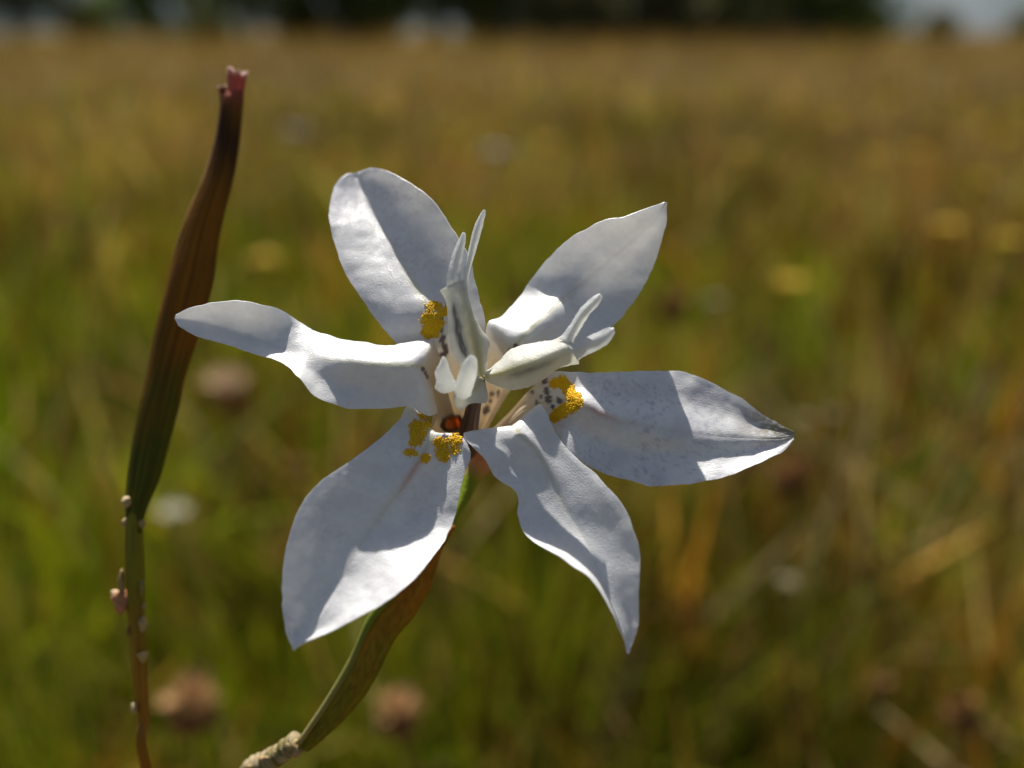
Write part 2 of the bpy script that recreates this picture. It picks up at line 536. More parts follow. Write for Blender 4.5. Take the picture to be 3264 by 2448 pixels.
# purple flecks on the claws, (zoom u, v, radius u)
DOTS = {
    'TL': [(575, 330, 16), (570, 415, 24), (580, 495, 28), (595, 560, 26), (580, 640, 30), (610, 600, 20)],
    'R': [(1500, 960, 30), (1520, 1035, 30), (1380, 970, 20), (1410, 1060, 20), (1620, 1045, 26), (1480, 870, 24), (1450, 1010, 16), (1560, 1090, 18)],
    'UR': [(1230, 555, 18), (1170, 590, 12), (1020, 990, 20), (965, 1110, 20), (985, 1125, 18), (1000, 1050, 16), (950, 1150, 16), (1070, 980, 16)],
    'L': [(408, 765, 16), (430, 800, 16), (445, 835, 14)],
    'BL': [(490, 1260, 26), (455, 1220, 26), (520, 1290, 22), (590, 1362, 20), (620, 1365, 14), (700, 1360, 18), (740, 1365, 16), (430, 1190, 20)],
    'BR': [(1190, 1262, 12)]}
GUIDE = {
    'TL': [(505, 215, 55, 30), (580, 270, 40, 28), (615, 240, 25, 25), (470, 320, 65, 50), (520, 370, 60, 50), (455, 430, 45, 50), (500, 430, 40, 45)],
    'R': [(1570, 890, 35, 40), (1640, 880, 50, 50), (1690, 940, 50, 50), (1740, 1010, 60, 50), (1760, 1060, 55, 50), (1690, 1110, 70, 45), (1620, 1160, 65, 45), (1575, 1200, 40, 35)],
    'BL': [(400, 1190, 22, 22), (380, 1270, 90, 40), (370, 1340, 80, 60), (350, 1410, 60, 40), (300, 1500, 70, 25), (430, 1550, 40, 40), (560, 1420, 60, 45), (590, 1500, 65, 60), (600, 1550, 45, 35), (690, 1400, 55, 45), (690, 1480, 45, 35)]}


def petal_colour(key, s):
    px, py, u, v = s['px'], s['py'], s['uv'][:, 0], s['uv'][:, 1]
    R = len(PET[key]['rows'])
    vthroat = 3.0 / (R - 1)
    c = np.tile(np.array([0.86, 0.86, 0.86]), (len(px), 1))
    # faint clouding
    cl = fbm(px / 60, py / 60, 21, 4)[:, None]
    c *= 0.93 + 0.10 * cl
    # cream claw
    cream = np.clip((vthroat * 1.05 - v) / (vthroat * 0.5), 0, 1)[:, None]
    c = c * (1 - cream) + cream * np.array([0.80, 0.68, 0.50])
    # pale green-yellow midrib near the throat
    mid = np.exp(-((u - 0.5) / 0.035) ** 2) * np.exp(-((v - vthroat) / 0.28) ** 2)
    c = c * (1 - 0.55 * mid[:, None]) + 0.55 * mid[:, None] * np.array([0.66, 0.62, 0.30])
    line = np.exp(-((u - 0.5) / 0.010) ** 2) * (v > vthroat)
    c *= 1 - 0.05 * line[:, None]
    # violet-grey mottling
    amt = {'R': 0.32, 'TL': 0.20, 'BL': 0.16, 'UR': 0.08, 'L': 0.05, 'BR': 0.08}[key]
    sp = np.clip((fbm(px / 9, py / 7, 31, 2) - 0.60) / 0.16, 0, 1) * np.clip((fbm(px / 90, py / 90, 33, 2) - 0.36) / 0.2, 0, 1)
    sp = sp * np.clip((v - vthroat) * 6, 0, 1)
    c *= 1 - amt * sp[:, None] * np.array([0.75, 0.80, 0.60])
    soft = np.clip((fbm(px / 70, py / 50, 41, 3) - 0.42) / 0.25, 0, 1)[:, None]
    c *= 1 - amt * 0.35 * soft * np.array([0.9, 1.0, 0.75])
    if key in ('R', 'BL'):      # faint pink on the midrib
        pk = np.exp(-((u - 0.5) / 0.03) ** 2) * np.exp(-((v - vthroat - 0.16) / 0.05) ** 2)
        c *= 1 - pk[:, None] * np.array([0.0, 0.28, 0.28])
    if key == 'R':              # withered tip
        d = np.clip((px - 2330) / 150, 0, 1) * np.clip((1425 - py) / 50, 0, 1)
        st = np.clip((fbm(px / 14 + py / 40, py / 6, 51, 3) - 0.36) / 0.14, 0, 1)
        k = (d * (0.25 + 0.75 * st))[:, None]
        c = c * (1 - k) + k * np.array([0.30, 0.25, 0.14])
    for (zu, zv, zr) in DOTS[key]:
        x, y = Z1(zu, zv); r = zr * 0.3617
        a = 0.8 * (vnoise(px / 6, py / 6, int(zu)) - 0.5)
        d = np.sqrt((px - x) ** 2 + ((py - y) * 0.8) ** 2) / r + a
        k = np.clip((1.15 - d) / 0.35, 0, 1)[:, None] * 0.88
        c = c * (1 - k) + k * np.array([0.085, 0.045, 0.075])
    if key in GUIDE:            # stain below the papillae
        k = np.zeros(len(px))
        for (zu, zv, ru, rv) in GUIDE[key]:
            x, y = Z1(zu, zv)
            d = np.sqrt(((px - x) / (ru * 0.3617)) ** 2 + ((py - y) / (rv * 0.3617)) ** 2)
            d = d + 0.5 * (vnoise(px / 8, py / 8, int(zu) + 3) - 0.5)
            k = np.maximum(k, np.clip((1.15 - d) / 0.3, 0, 1))
        k = k[:, None] * (1 - s['back'])[:, None] * 0.85
        c = c * (1 - k) + k * np.array([0.85, 0.56, 0.02])
    if key in ('TL', 'L', 'BL', 'UR'):      # orange spot with its dark rim, deep in the throat
        x, y = 1440, 1349
        ang = -0.25
        dx = (px - x) * math.cos(ang) + (py - y) * math.sin(ang); dy = -(px - x) * math.sin(ang) + (py - y) * math.cos(ang)
        d = np.sqrt((dx / 29) ** 2 + (dy / 20) ** 2) + 0.25 * (vnoise(px / 10, py / 10, 9) - 0.5)
        k = np.clip((1.45 - d) / 0.12, 0, 1)[:, None]
        c = c * (1 - k) + k * np.array([0.05, 0.02, 0.01])
        k = np.clip((1.0 - d) / 0.12, 0, 1)[:, None]
        c = c * (1 - k) + k * np.array([0.95, 0.27, 0.003])
    return np.clip(c, 0.01, 0.9)


def ico():
    t = (1 + 5 ** 0.5) / 2
    v = np.array([(-1, t, 0), (1, t, 0), (-1, -t, 0), (1, -t, 0), (0, -1, t), (0, 1, t), (0, -1, -t), (0, 1, -t), (t, 0, -1), (t, 0, 1), (-t, 0, -1), (-t, 0, 1)], float)
    v /= np.linalg.norm(v[0])
    f = np.array([(0, 11, 5), (0, 5, 1), (0, 1, 7), (0, 7, 10), (0, 10, 11), (1, 5, 9), (5, 11, 4), (11, 10, 2), (10, 7, 6), (7, 1, 8), (3, 9, 4), (3, 4, 2), (3, 2, 6), (3, 6, 8), (3, 8, 9), (4, 9, 5), (2, 4, 11), (6, 2, 10), (8, 6, 7), (9, 8, 1)])
    return v, f


ICO_V, ICO_F = ico()

# stem of the flowering stalk: pixels in view, then down to the ground
st_pts = list(wpt([950, 900, 850, 790], [2365, 2398, 2428, 2465], [8.2, 9, 10, 11]))
last = st_pts[-1]
FOOT = np.array([last[0] - 0.012, last[1] + 0.03, 0.0])
st_pts += [last + np.array([-0.006, 0.004, -0.012]), last + np.array([-0.010, 0.010, -0.05]),
           (last + FOOT) / 2 + np.array([-0.004, 0.004, 0]), FOOT + np.array([0, 0, 0.08]), FOOT + np.array([0, 0, -0.01])]
FL = empty('flowering_stalk', tuple(FOOT), 'white six petalled flower with yellow patches open on its green brown stalk', 'flower')


def fl_part(name, V, F, mat, parent=None, col=None, uv=None, smooth=True):
    return add_mesh(name, V, F, mat, parent or FL, col, uv, smooth, origin=FOOT)


LAB = {'TL': 'petal standing upright behind the tall style arm, with a yellow patch', 'R': 'speckled petal with a withered brownish tip and a yellow patch',
       'BL': 'broad drooping petal with a yellow patch at its throat', 'BR': 'drooping petal with a nicked inner edge, no yellow patch',
       'L': 'narrow petal crossing in front of the brown spathe', 'UR': 'pointed petal rising behind the forked style arm'}
for key in ('TL', 'UR', 'L', 'R', 'BL', 'BR'):
    p = PET[key]
    R = len(p['rows'])
    s = sheet(five(p['rows'], p['bl'], p['br']), 61, (R - 1) * 13 + 1, thick=0.17, noise=0.06 if key == 'BR' else 0.14, nscale=12 if key == 'BR' else 10, seed={'TL': 3, 'UR': 5, 'L': 8, 'R': 13, 'BL': 21, 'BR': 34}[key],
              groove=0.0 if key == 'L' else 0.035, edge_wave=4.0)
    o = fl_part('petal', s['V'], s['F'], M_PETAL, col=petal_colour(key, s), uv=s['uv'])
    o['label'] = LAB[key]
    if key in GUIDE:
        fx, fy = s['px'][:s['nb']], s['py'][:s['nb']]
        VV = []; FF = []; CC = []
        nv = 0
        cand = np.zeros(s['nb'])
        for (zu, zv, ru, rv) in GUIDE[key]:
            x, y = Z1(zu, zv)
            d = np.sqrt(((fx - x) / (ru * 0.3617)) ** 2 + ((fy - y) / (rv * 0.3617)) ** 2)
            cand = np.maximum(cand, 1.05 - d + 0.35 * (RNG.random(s['nb']) - 0.5))
        vth = 2.2 / (R - 1)
        ok = np.where((cand > 0.1) & (s['uv'][:s['nb'], 1] > vth))[0]
        pick = RNG.choice(ok, 1700, replace=True) if len(ok) else []
        for i in pick:
            jit = RNG.normal(0, 0.12e-3, 3); nn = s['n'][i]
            jit -= nn * jit.dot(nn)
            r = RNG.uniform(0.06, 0.115) * MM
            c0 = s['P'][i] + jit + nn * (0.05 * MM + r * RNG.uniform(0.1, 0.9))
            VV.append(c0 + ICO_V * r * RNG.uniform(0.8, 1.2, 3)); FF.append(ICO_F + nv); nv += 12
            t = RNG.random()
            cc = np.array([0.92, 0.66, 0.006]) * (1 - t) + np.array([0.88, 0.50, 0.004]) * t
            CC.append(np.tile(cc, (12, 1)))
        if VV:
            g = fl_part('nectar_guide', np.concatenate(VV), np.concatenate(FF), M_POLLEN, parent=o, col=np.concatenate(CC))
            g['label'] = 'rough orange yellow nectar patch'


# style column and arms
def ramp(a, b, t):
    t = np.clip(t, 0, 1)[:, None]
    return np.array(a) * (1 - t) + np.array(b) * t


cpts = wpt([1486, 1493, 1505, 1518, 1530], [1440, 1385, 1320, 1255, 1205], [9.5, 7.5, 4.5, 1.2, 0.2])
V, F, U = tube(cpts, np.array([1.0, .95, .75, .6, .5]) * MM, 20, 28)
st = fbm(U[:, 0] * 40, U[:, 1] * 2, 5, 2)
cc = ramp((0.13, 0.08, 0.09), (0.26, 0.19, 0.17), (st - 0.35) * 3)
fl_part('style_column', V, F, M_STYLE, col=cc, uv=U)


def style_part(name, rows, nu, nv, parent, thick=0.12, keel=0.0, dark=None, base=(0.80, 0.80, 0.76), seed=1, noise=0.05):
    s = sheet(rows, nu, nv, thick=thick, noise=noise, nscale=4, seed=seed, edge_wave=2.0)
    u, v = s['uv'][:, 0], s['uv'][:, 1]
    c = np.tile(np.array(base), (len(u), 1))
    if keel:
        k = np.exp(-((u - keel) / 0.16) ** 2) * np.clip(1.25 - v * 1.3, 0, 1) * 0.75
        c = c * (1 - k[:, None]) + k[:, None] * np.array([0.60, 0.55, 0.22])
    if dark:
        du, v0, v1, amt = dark
        k = np.exp(-((u - du) / 0.09) ** 2) * np.clip((v - v0) * 8, 0, 1) * np.clip((v1 - v) * 8, 0, 1)
        k = amt * k * (0.4 + 0.6 * fbm(u * 30, v * 12, seed + 7, 2) / 0.5)
        k = np.clip(k, 0, 0.9)
        c = c * (1 - k[:, None]) + k[:, None] * np.array([0.17, 0.16, 0.17])
    return fl_part(name, s['V'], s['F'], M_STYLE, parent=parent, col=c, uv=s['uv'])


armA = style_part('style_arm', [
    [(1500, 1205, .5), (1516, 1203, 0), (1534, 1200, -.2), (1552, 1182, .6)],
    [(1466, 1165, .8), (1495, 1150, .1), (1530, 1130, -.4), (1556, 1130, .7)],
    [(1438, 1110, 1.1), (1470, 1085, .3), (1517, 1065, -.4), (1560, 1086, .9)],
    [(1430, 1040, 1.2), (1457, 1020, .4), (1502, 1000, -.2), (1530, 1042, .9)],
    [(1424, 970, 1.2), (1447, 958, .5), (1486, 945, .0), (1500, 975, .8)],
    [(1402, 926, 1.2), (1438, 905, .6), (1472, 893, .1), (1491, 905, .6)]], 31, 61, None, keel=0.62, dark=(0.32, 0.18, 0.82, 1.0), seed=3)
armA['label'] = 'tall upright style arm with two slim white prongs'
style_part('prong', [
    [(1424, 918, .9), (1446, 915, .5), (1468, 905, .3)],
    [(1429, 862, .8), (1448, 862, .4), (1470, 850, .6)],
    [(1440, 815, .8), (1458, 812, .4), (1477, 806, .6)],
    [(1458, 772, .7), (1470, 772, .4), (1484, 768, .6)],
    [(1473, 744, .6), (1478, 741, .5), (1484, 745, .6)]], 13, 41, armA, base=(0.84, 0.85, 0.86), seed=4)
style_part('prong', [
    [(1468, 930, .5), (1480, 928, .1), (1493, 925, .4)],
    [(1472, 880, .4), (1483, 878, 0), (1496, 878, .4)],
    [(1483, 832, .3), (1494, 832, -.1), (1507, 834, .3)],
    [(1497, 778, .2), (1508, 778, -.2), (1524, 775, .2)],
    [(1514, 717, 0), (1525, 717, -.3), (1540, 716, 0)],
    [(1533, 679, -.2), (1539, 676, -.3), (1547, 684, -.2)],
    [(1541, 670, -.3), (1544, 668, -.3), (1547, 672, -.3)]], 13, 51, armA, base=(0.84, 0.85, 0.86), seed=6)

armB = style_part('style_arm', [
    [(1549, 1184, .8), (1545, 1196, 0), (1545, 1206, 0), (1550, 1217, .7)],
    [(1592, 1150, .9), (1598, 1178, -.3), (1600, 1200, -.4), (1600, 1238, .5)],
    [(1630, 1112, 1.2), (1650, 1155, -.6), (1655, 1190, -.7), (1660, 1241, .5)],
    [(1706, 1092, 1.0), (1715, 1136, -.9), (1725, 1165, -.9), (1735, 1208, .3)],
    [(1765, 1083, .5), (1772, 1115, -1.1), (1785, 1140, -1.0), (1785, 1172, 0)],
    [(1806, 1060, 0), (1825, 1095, -1.2), (1840, 1122, -1.2), (1846, 1160, -.6)]], 31, 61, None, keel=0.50, dark=(0.66, 0.25, 0.8, 0.4), seed=9)
armB['label'] = 'forked style arm lying towards the speckled petal'
style_part('prong', [
    [(1780, 1082, -.4), (1806, 1088, -1.1), (1822, 1100, -1.0)],
    [(1800, 1060, -.6), (1822, 1062, -1.3), (1840, 1066, -1.0)],
    [(1822, 1028, -1.0), (1840, 1030, -1.6), (1858, 1036, -1.3)],
    [(1850, 984, -1.5), (1865, 992, -2.0), (1880, 1001, -1.8)],
    [(1884, 951, -1.9), (1898, 958, -2.2), (1910, 968, -2.0)],
    [(1908, 936, -2.0), (1914, 938, -2.1), (1921, 945, -2.0)]], 13, 41, armB, base=(0.84, 0.85, 0.86), seed=12)
style_part('prong', [
    [(1812, 1102, -1.3), (1825, 1122, -1.5), (1842, 1150, -1.2)],
    [(1848, 1084, -1.5), (1856, 1108, -1.8), (1862, 1136, -1.5)],
    [(1887, 1066, -1.8), (1888, 1094, -2.1), (1890, 1123, -1.8)],
    [(1934, 1046, -2.2), (1935, 1070, -2.4), (1936, 1097, -2.2)],
    [(1956, 1043, -2.3), (1958, 1050, -2.4), (1960, 1062, -2.3)]], 17, 41, armB, base=(0.84, 0.85, 0.86), seed=15)

armC = style_part('style_arm', [
    [(1522, 1190, .3), (1538, 1205, .1), (1548, 1225, .4)],
    [(1500, 1222, -1.2), (1518, 1245, -1.0), (1552, 1281, -.4)],
    [(1460, 1240, -2.6), (1478, 1270, -2.4), (1500, 1286, -1.8)],
    [(1446, 1258, -3.1), (1450, 1290, -2.9), (1470, 1310, -2.5)]], 21, 41, None, keel=0.4, seed=19)
armC['label'] = 'short style arm pointing outwards over the drooping petal'
style_part('prong', [
    [(1448, 1258, -3.0), (1472, 1272, -3.2), (1500, 1262, -2.8)],
    [(1453, 1225, -3.4), (1480, 1232, -3.7), (1511, 1222, -3.2)],
    [(1463, 1190, -3.9), (1490, 1192, -4.2), (1520, 1186, -3.7)],
    [(1477, 1158, -4.2), (1498, 1156, -4.5), (1520, 1150, -4.1)],
    [(1490, 1138, -4.4), (1503, 1132, -4.5), (1512, 1134, -4.4)]], 17, 41, armC, thick=0.2, base=(0.86, 0.87, 0.88), seed=23)
style_part('prong', [
    [(1386, 1238, -2.4), (1417, 1253, -2.7), (1460, 1240, -2.8)],
    [(1391, 1215, -2.6), (1420, 1222, -3.0), (1452, 1216, -2.9)],
    [(1387, 1188, -2.8), (1412, 1188, -3.3), (1436, 1186, -3.1)],
    [(1401, 1160, -3.1), (1414, 1158, -3.5), (1428, 1156, -3.3)],
    [(1409, 1140, -3.4), (1413, 1136, -3.5), (1419, 1140, -3.4)]], 17, 41, armC, thick=0.2, base=(0.86, 0.87, 0.88), seed=27)

# ovary, pedicel, spathe, stem
V, F, U = tube(wpt([1500, 1522, 1532, 1500, 1478, 1452, 1420, 1378, 1310], [1405, 1440, 1470, 1530, 1590, 1640, 1700, 1780, 1900],
                   [11.2, 11.6, 11.8, 11.4, 10.8, 10.2, 9.6, 9.2, 8.8]),
               np.array([0.7, 1.3, 1.4, .85, .65, .42, .36, .34, .3]) * MM, 18, 60)
c = ramp((0.62, 0.28, 0.16), (0.20, 0.27, 0.015), (U[:, 1] - 0.27) * 9)
fl_part('ovary', V, F, M_GREEN, col=c, uv=U)

spl = np.array([(1440, 1683), (1395, 1720), (1340, 1772), (1285, 1840), (1225, 1910), (1173, 1974), (1116, 2100), (1070, 2180), (1019, 2260), (970, 2330), (942, 2368)], float)
spr = np.array([(1456, 1668), (1418, 1735), (1400, 1785), (1370, 1880), (1320, 1965), (1262, 2036), (1222, 2102), (1172, 2198), (1104, 2278), (1036, 2346), (985, 2392)], float)
mid = (spl + spr) / 2
wid = np.linalg.norm(spr - spl, axis=1)
dzs = np.linspace(9.2, 7.6, len(spl))
pts = wpt(mid[:, 0], mid[:, 1], dzs)
rad = wid / 2 / FP * (D0 + dzs * MM)
rad[0] *= 0.5


def spathe_tube(pts, rad, flat, nseg, rings):
    V, F, U = tube(pts, rad, nseg, rings, flat=flat, flat_dir=FWD)
    return V, F, U


V, F, U = spathe_tube(pts, rad, 0.62, 36, 90)
t = U[:, 1]; ang = U[:, 0]
str_ = fbm(ang * 70, t * 3, 61, 2); blot = fbm(ang * 9, t * 9, 63, 3)
c = ramp((0.48, 0.18, 0.012), (0.24, 0.21, 0.012), t * 1.35 + 1.2 * (blot - 0.5))
c = c * (0.6 + 0.7 * str_)[:, None] * (0.55 + 0.8 * fbm(ang * 40, t * 55, 65, 2))[:, None]
c = np.clip(c, 0.004, 1)
sp_o = fl_part('spathe', V, F, M_SPATHE, col=c, uv=U)
# pale green margin along its upper side
mp = wpt(spl[2:, 0] + 7, spl[2:, 1] + 3, dzs[2:] - 0.8)
V, F, U = tube(mp, np.full(len(mp), 0.42 * MM) * np.linspace(1.25, .6, len(mp)), 12, 60)
c = ramp((0.20, 0.26, 0.03), (0.34, 0.30, 0.12), np.abs(U[:, 1] - 0.35) * 2.2 + 0.5 * (fbm(U[:, 1] * 14, U[:, 0] * 3, 3, 2) - 0.5))
fl_part('spathe_margin', V, F, M_SPATHE, parent=sp_o, col=c, uv=U)

rr = np.array([1.05, 1.0, 1.0, .95, 1.0, 1.0, 1.1, 1.2, 1.3]) * MM
V, F, U = tube(np.array(st_pts), rr, 16, 120)
nz = 0.55 * MM * (fbm(U[:, 0] * 6, U[:, 1] * 110, 71, 3) - 0.5)
ctr = catmull(np.array(st_pts), 120).repeat(16, 0)
dd = V - ctr; V = V + dd / np.linalg.norm(dd, axis=1)[:, None] * nz[:, None]
c = ramp((0.38, 0.30, 0.18), (0.14, 0.12, 0.03), (fbm(U[:, 0] * 6, U[:, 1] * 90, 73, 2) - 0.35) * 3)
fl_part('stem', V, F, M_GREEN, col=c, uv=U)


def blob(name, px, py, dz, r, mat, colr, parent, origin, stretch=(1, 1, 1), seed=0):
    """a small irregular scale or bud"""
    nv_, nu_ = 9, 12
    V = []; F = []
    c0 = wpt(px, py, dz)
    rr_ = r / FP * (D0 + dz * MM)
    rng = np.random.default_rng(seed)
    ph = rng.uniform(0, 6, 4)
    for i in range(nv_ + 1):
        th = math.pi * i / nv_
        for j in range(nu_):
            a = 2 * math.pi * j / nu_
            k = 1 + 0.30 * math.sin(2 * a + ph[0] + th * 2) + 0.22 * math.sin(3 * a + ph[1] - th * 3)
            x, y, z = math.sin(th) * math.cos(a) * k, math.cos(th) * (1 - 0.2 * math.cos(th)), math.sin(th) * math.sin(a) * k
            V.append(c0 + rr_ * (x * stretch[0] * RGT + y * stretch[1] * UPV + z * stretch[2] * FWD))
    for i in range(nv_):
        for j in range(nu_):
            a = i * nu_ + j; b = i * nu_ + (j + 1) % nu_
            F.append((a, b, b + nu_, a + nu_))
    V = np.array(V)
    return add_mesh(name, V, F, mat, parent, np.array(colr) * np.array([0.95, 0.82, 0.58]) * (0.65 + 0.7 * fbm(np.arange(len(V)) * 0.37, np.arange(len(V)) * 0.11, seed, 2))[:, None], None, True, origin)


for i, (x, y, r, sx, sy) in enumerate([(938, 2380, 27, 1.0, 1.1), (900, 2402, 24, 1.2, .9), (868, 2418, 27, 1.2, .8), (825, 2440, 26, 1.1, .9)]):
    blob('node_scale', x, y, 8.4 + i * 0.6 - 0.3, r, M_GREEN, (0.42, 0.34, 0.22), FL, FOOT, (sx, sy, 1), 40 + i)

# ------------------------------------------------------------------ the spent stalk on the left
lef = np.array([(703, 300), (705, 325), (686, 451), (653, 569), (612, 672), (575, 768), (539, 901), (502, 1041), (472, 1181), (443, 1303), (420, 1412), (406, 1519), (401, 1578), (400, 1640), (406, 1700)], float)
rig = np.array([(778, 300), (776, 325), (764, 443), (745, 554), (719, 648), (697, 761), (679, 879), (640, 1035), (594, 1185), (568, 1300), (533, 1440), (509, 1519), (484, 1578), (463, 1640), (452, 1700)], float)
mid = (lef + rig) / 2
wid = np.linalg.norm(rig - lef, axis=1)
DZ2 = np.linspace(17, 12, len(mid))
pts2 = wpt(mid[:, 0], mid[:, 1], DZ2)
rad2 = wid / 2 / FP * (D0 + DZ2 * MM)
sl = np.array([(452, 1480), (442, 1560), (432, 1630), (428, 1700), (430, 1800), (433, 1890), (437, 2006), (446, 2146), (459, 2294), (465, 2448)], float)
sw = np.array([8, 26, 46, 56, 58, 56, 50, 44, 36, 31], float)
dz3 = np.array([14.0, 13.3, 12.7, 12.4, 12.4, 12.5, 12.7, 13.0, 13.2, 13.5])
sp3 = list(wpt(sl[:, 0], sl[:, 1], dz3)); sr3 = list(sw / 2 / FP * (D0 + dz3 * MM))
last = sp3[-1]
FOOT2 = np.array([last[0] + 0.006, last[1] + 0.028, 0.0])
sp3 += [last + np.array([0.001, 0.004, -0.03]), (last + FOOT2) / 2, FOOT2 + np.array([0, 0, 0.06]), FOOT2 + np.array([0, 0, -0.01])]
sr3 += [0.0006, 0.0009, 0.0012, 0.0013]
SS = empty('spent_stalk', tuple(FOOT2), 'thin scaly stalk ending in a closed brown and green spathe with a cut reddish tip', 'plant stalk')


def ss_part(name, V, F, mat, parent=None, col=None, uv=None):
    return add_mesh(name, V, F, mat, parent or SS, col, uv, True, origin=FOOT2)


V, F, U = spathe_tube(pts2, rad2, 0.45, 44, 130)
t = U[:, 1]; ang = U[:, 0]
str_ = fbm(ang * 110, t * 2.5, 81, 2); blot = fbm(ang * 7, t * 10, 83, 3)
brown = ramp((0.30, 0.115, 0.004), (0.15, 0.068, 0.003), blot * 1.2)
green = np.array([0.10, 0.105, 0.004])
k = np.clip((t - 0.50 + (blot - 0.5) * 0.25) / 0.18, 0, 1)[:, None]
c = brown * (1 - k) + green * k
dk = np.exp(-((t - 0.14 - 0.1 * (ang - 0.75)) / 0.05) ** 2)[:, None] * 0.75
c = c * (1 - dk) + dk * np.array([0.02, 0.010, 0.006])
rd = np.clip((0.10 - t) / 0.06, 0, 1)[:, None]
c = c * (1 - rd) + rd * np.array([0.36, 0.085, 0.045])
c = c * np.clip(0.25 + 1.5 * str_, 0.2, 1.6)[:, None]
spo = ss_part('spathe', V, F, M_SPATHE, col=c, uv=U)
# folded back edge of the spathe, its sunlit rim painted as paler colour
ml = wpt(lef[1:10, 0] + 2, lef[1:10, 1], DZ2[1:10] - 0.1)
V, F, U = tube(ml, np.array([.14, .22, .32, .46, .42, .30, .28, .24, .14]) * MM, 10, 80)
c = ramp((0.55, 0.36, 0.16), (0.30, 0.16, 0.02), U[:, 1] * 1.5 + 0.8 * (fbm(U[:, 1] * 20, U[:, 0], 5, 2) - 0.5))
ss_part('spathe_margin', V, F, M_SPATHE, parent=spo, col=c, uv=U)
# cut tip: a hollow torn tube with a smaller broken tooth beside it
def torn_tube(name, pts, rad, seed, colr, tear=0.9):
    V, F, U = tube(pts, rad, 22, 24, cap=False, flat=0.75, flat_dir=FWD)
    n = 22
    rng = np.random.default_rng(seed)
    Vo = V.copy()
    ax = pts[0] - pts[1]; ax = ax / np.linalg.norm(ax)
    jag = rng.uniform(-tear, tear * 0.4, n) * MM * 0.5
    for i in range(5):
        Vo[i * n:(i + 1) * n] += ax[None] * (jag * (1 - i / 5))[:, None]
    ctr = catmull(pts, 24).repeat(n, 0)
    Vi = ctr + (Vo - ctr) * 0.72
    m = len(Vo)
    F = list(F) + [tuple(reversed([q + m for q in f])) for f in F]
    for k in range(n):
        F.append((k, k + m, (k + 1) % n + m, (k + 1) % n))
    W = np.concatenate([Vo, Vi]); UU = np.concatenate([U, U])
    tip = np.clip((0.16 - UU[:, 1]) / 0.12, 0, 1)[:, None]
    st = fbm(UU[:, 0] * 26, UU[:, 1] * 3, seed, 2)[:, None]
    c = np.array(colr) * (0.6 + 0.8 * st)
    c = c * (1 - tip) + tip * np.array([0.62, 0.44, 0.40])
    return ss_part(name, W, F, M_SPATHE, parent=spo, col=c, uv=UU)


tp = wpt([757, 754, 750, 742, 734], [228, 262, 300, 350, 400], [17.3, 17.2, 17.1, 17, 17])
torn_tube('torn_tip', tp, np.array([33, 29, 27, 30, 34]) / FP * 0.107, 5, (0.48, 0.12, 0.085), 1.6)
tp = wpt([706, 711, 716, 722], [276, 296, 325, 370], [17.0, 17.0, 17, 17])
torn_tube('torn_tip', tp, np.array([15, 11, 15, 20]) / FP * 0.107, 8, (0.20, 0.08, 0.03), 0.5)

V, F, U = tube(np.array(sp3), np.array(sr3), 18, 200)
c = ramp((0.19, 0.17, 0.010), (0.30, 0.13, 0.012), (U[:, 1] - 0.36) * 5 + 0.8 * (fbm(U[:, 0] * 8, U[:, 1] * 60, 91, 3) - 0.5))
c = c * (0.65 + 0.7 * fbm(U[:, 0] * 40, U[:, 1] * 12, 93, 2))[:, None]
ss_part('stem', V, F, M_GREEN, col=c, uv=U)
for i, (x, y, r, sx, sy, cl) in enumerate([
        (404, 1596, 15, 1, 1.2, (0.50, 0.44, 0.36)), (402, 1662, 11, 1.2, 1.3, (0.44, 0.37, 0.28)), (453, 1668, 10, 1, 1.5, (0.34, 0.30, 0.17)),
        (454, 1985, 14, .8, 1.9, (0.42, 0.35, 0.22)), (456, 2091, 13, 1.1, 1.4, (0.50, 0.40, 0.20)), (427, 2254, 13, .8, 1.4, (0.38, 0.36, 0.26)),
        (450, 1868, 10, .8, 2.6, (0.28, 0.27, 0.12)), (408, 1738, 10, .8, 2.4, (0.26, 0.20, 0.10)), (409, 2010, 8, .8, 2.0, (0.26, 0.18, 0.08)), (459, 1930, 7, .9, 1.6, (0.34, 0.30, 0.16))]):
    blob('stem_scale', x, y, 12.2 if i % 2 else 12.0, r, M_GREEN, cl, SS, FOOT2, (sx, sy, 1), 60 + i)
blob('bud', 386, 1912, 12.2, 26, M_GREEN, (0.46, 0.24, 0.17), SS, FOOT2, (.85, 1.55, 1), 80)['label'] = 'small pinkish side bud'
blob('bud_scale', 388, 1850, 12.1, 15, M_GREEN, (0.40, 0.32, 0.20), SS, FOOT2, (.5, 3.2, .8), 81)
blob('bud_scale', 366, 1893, 12.0, 13, M_GREEN, (0.62, 0.52, 0.42), SS, FOOT2, (1, 1.3, 1), 82)


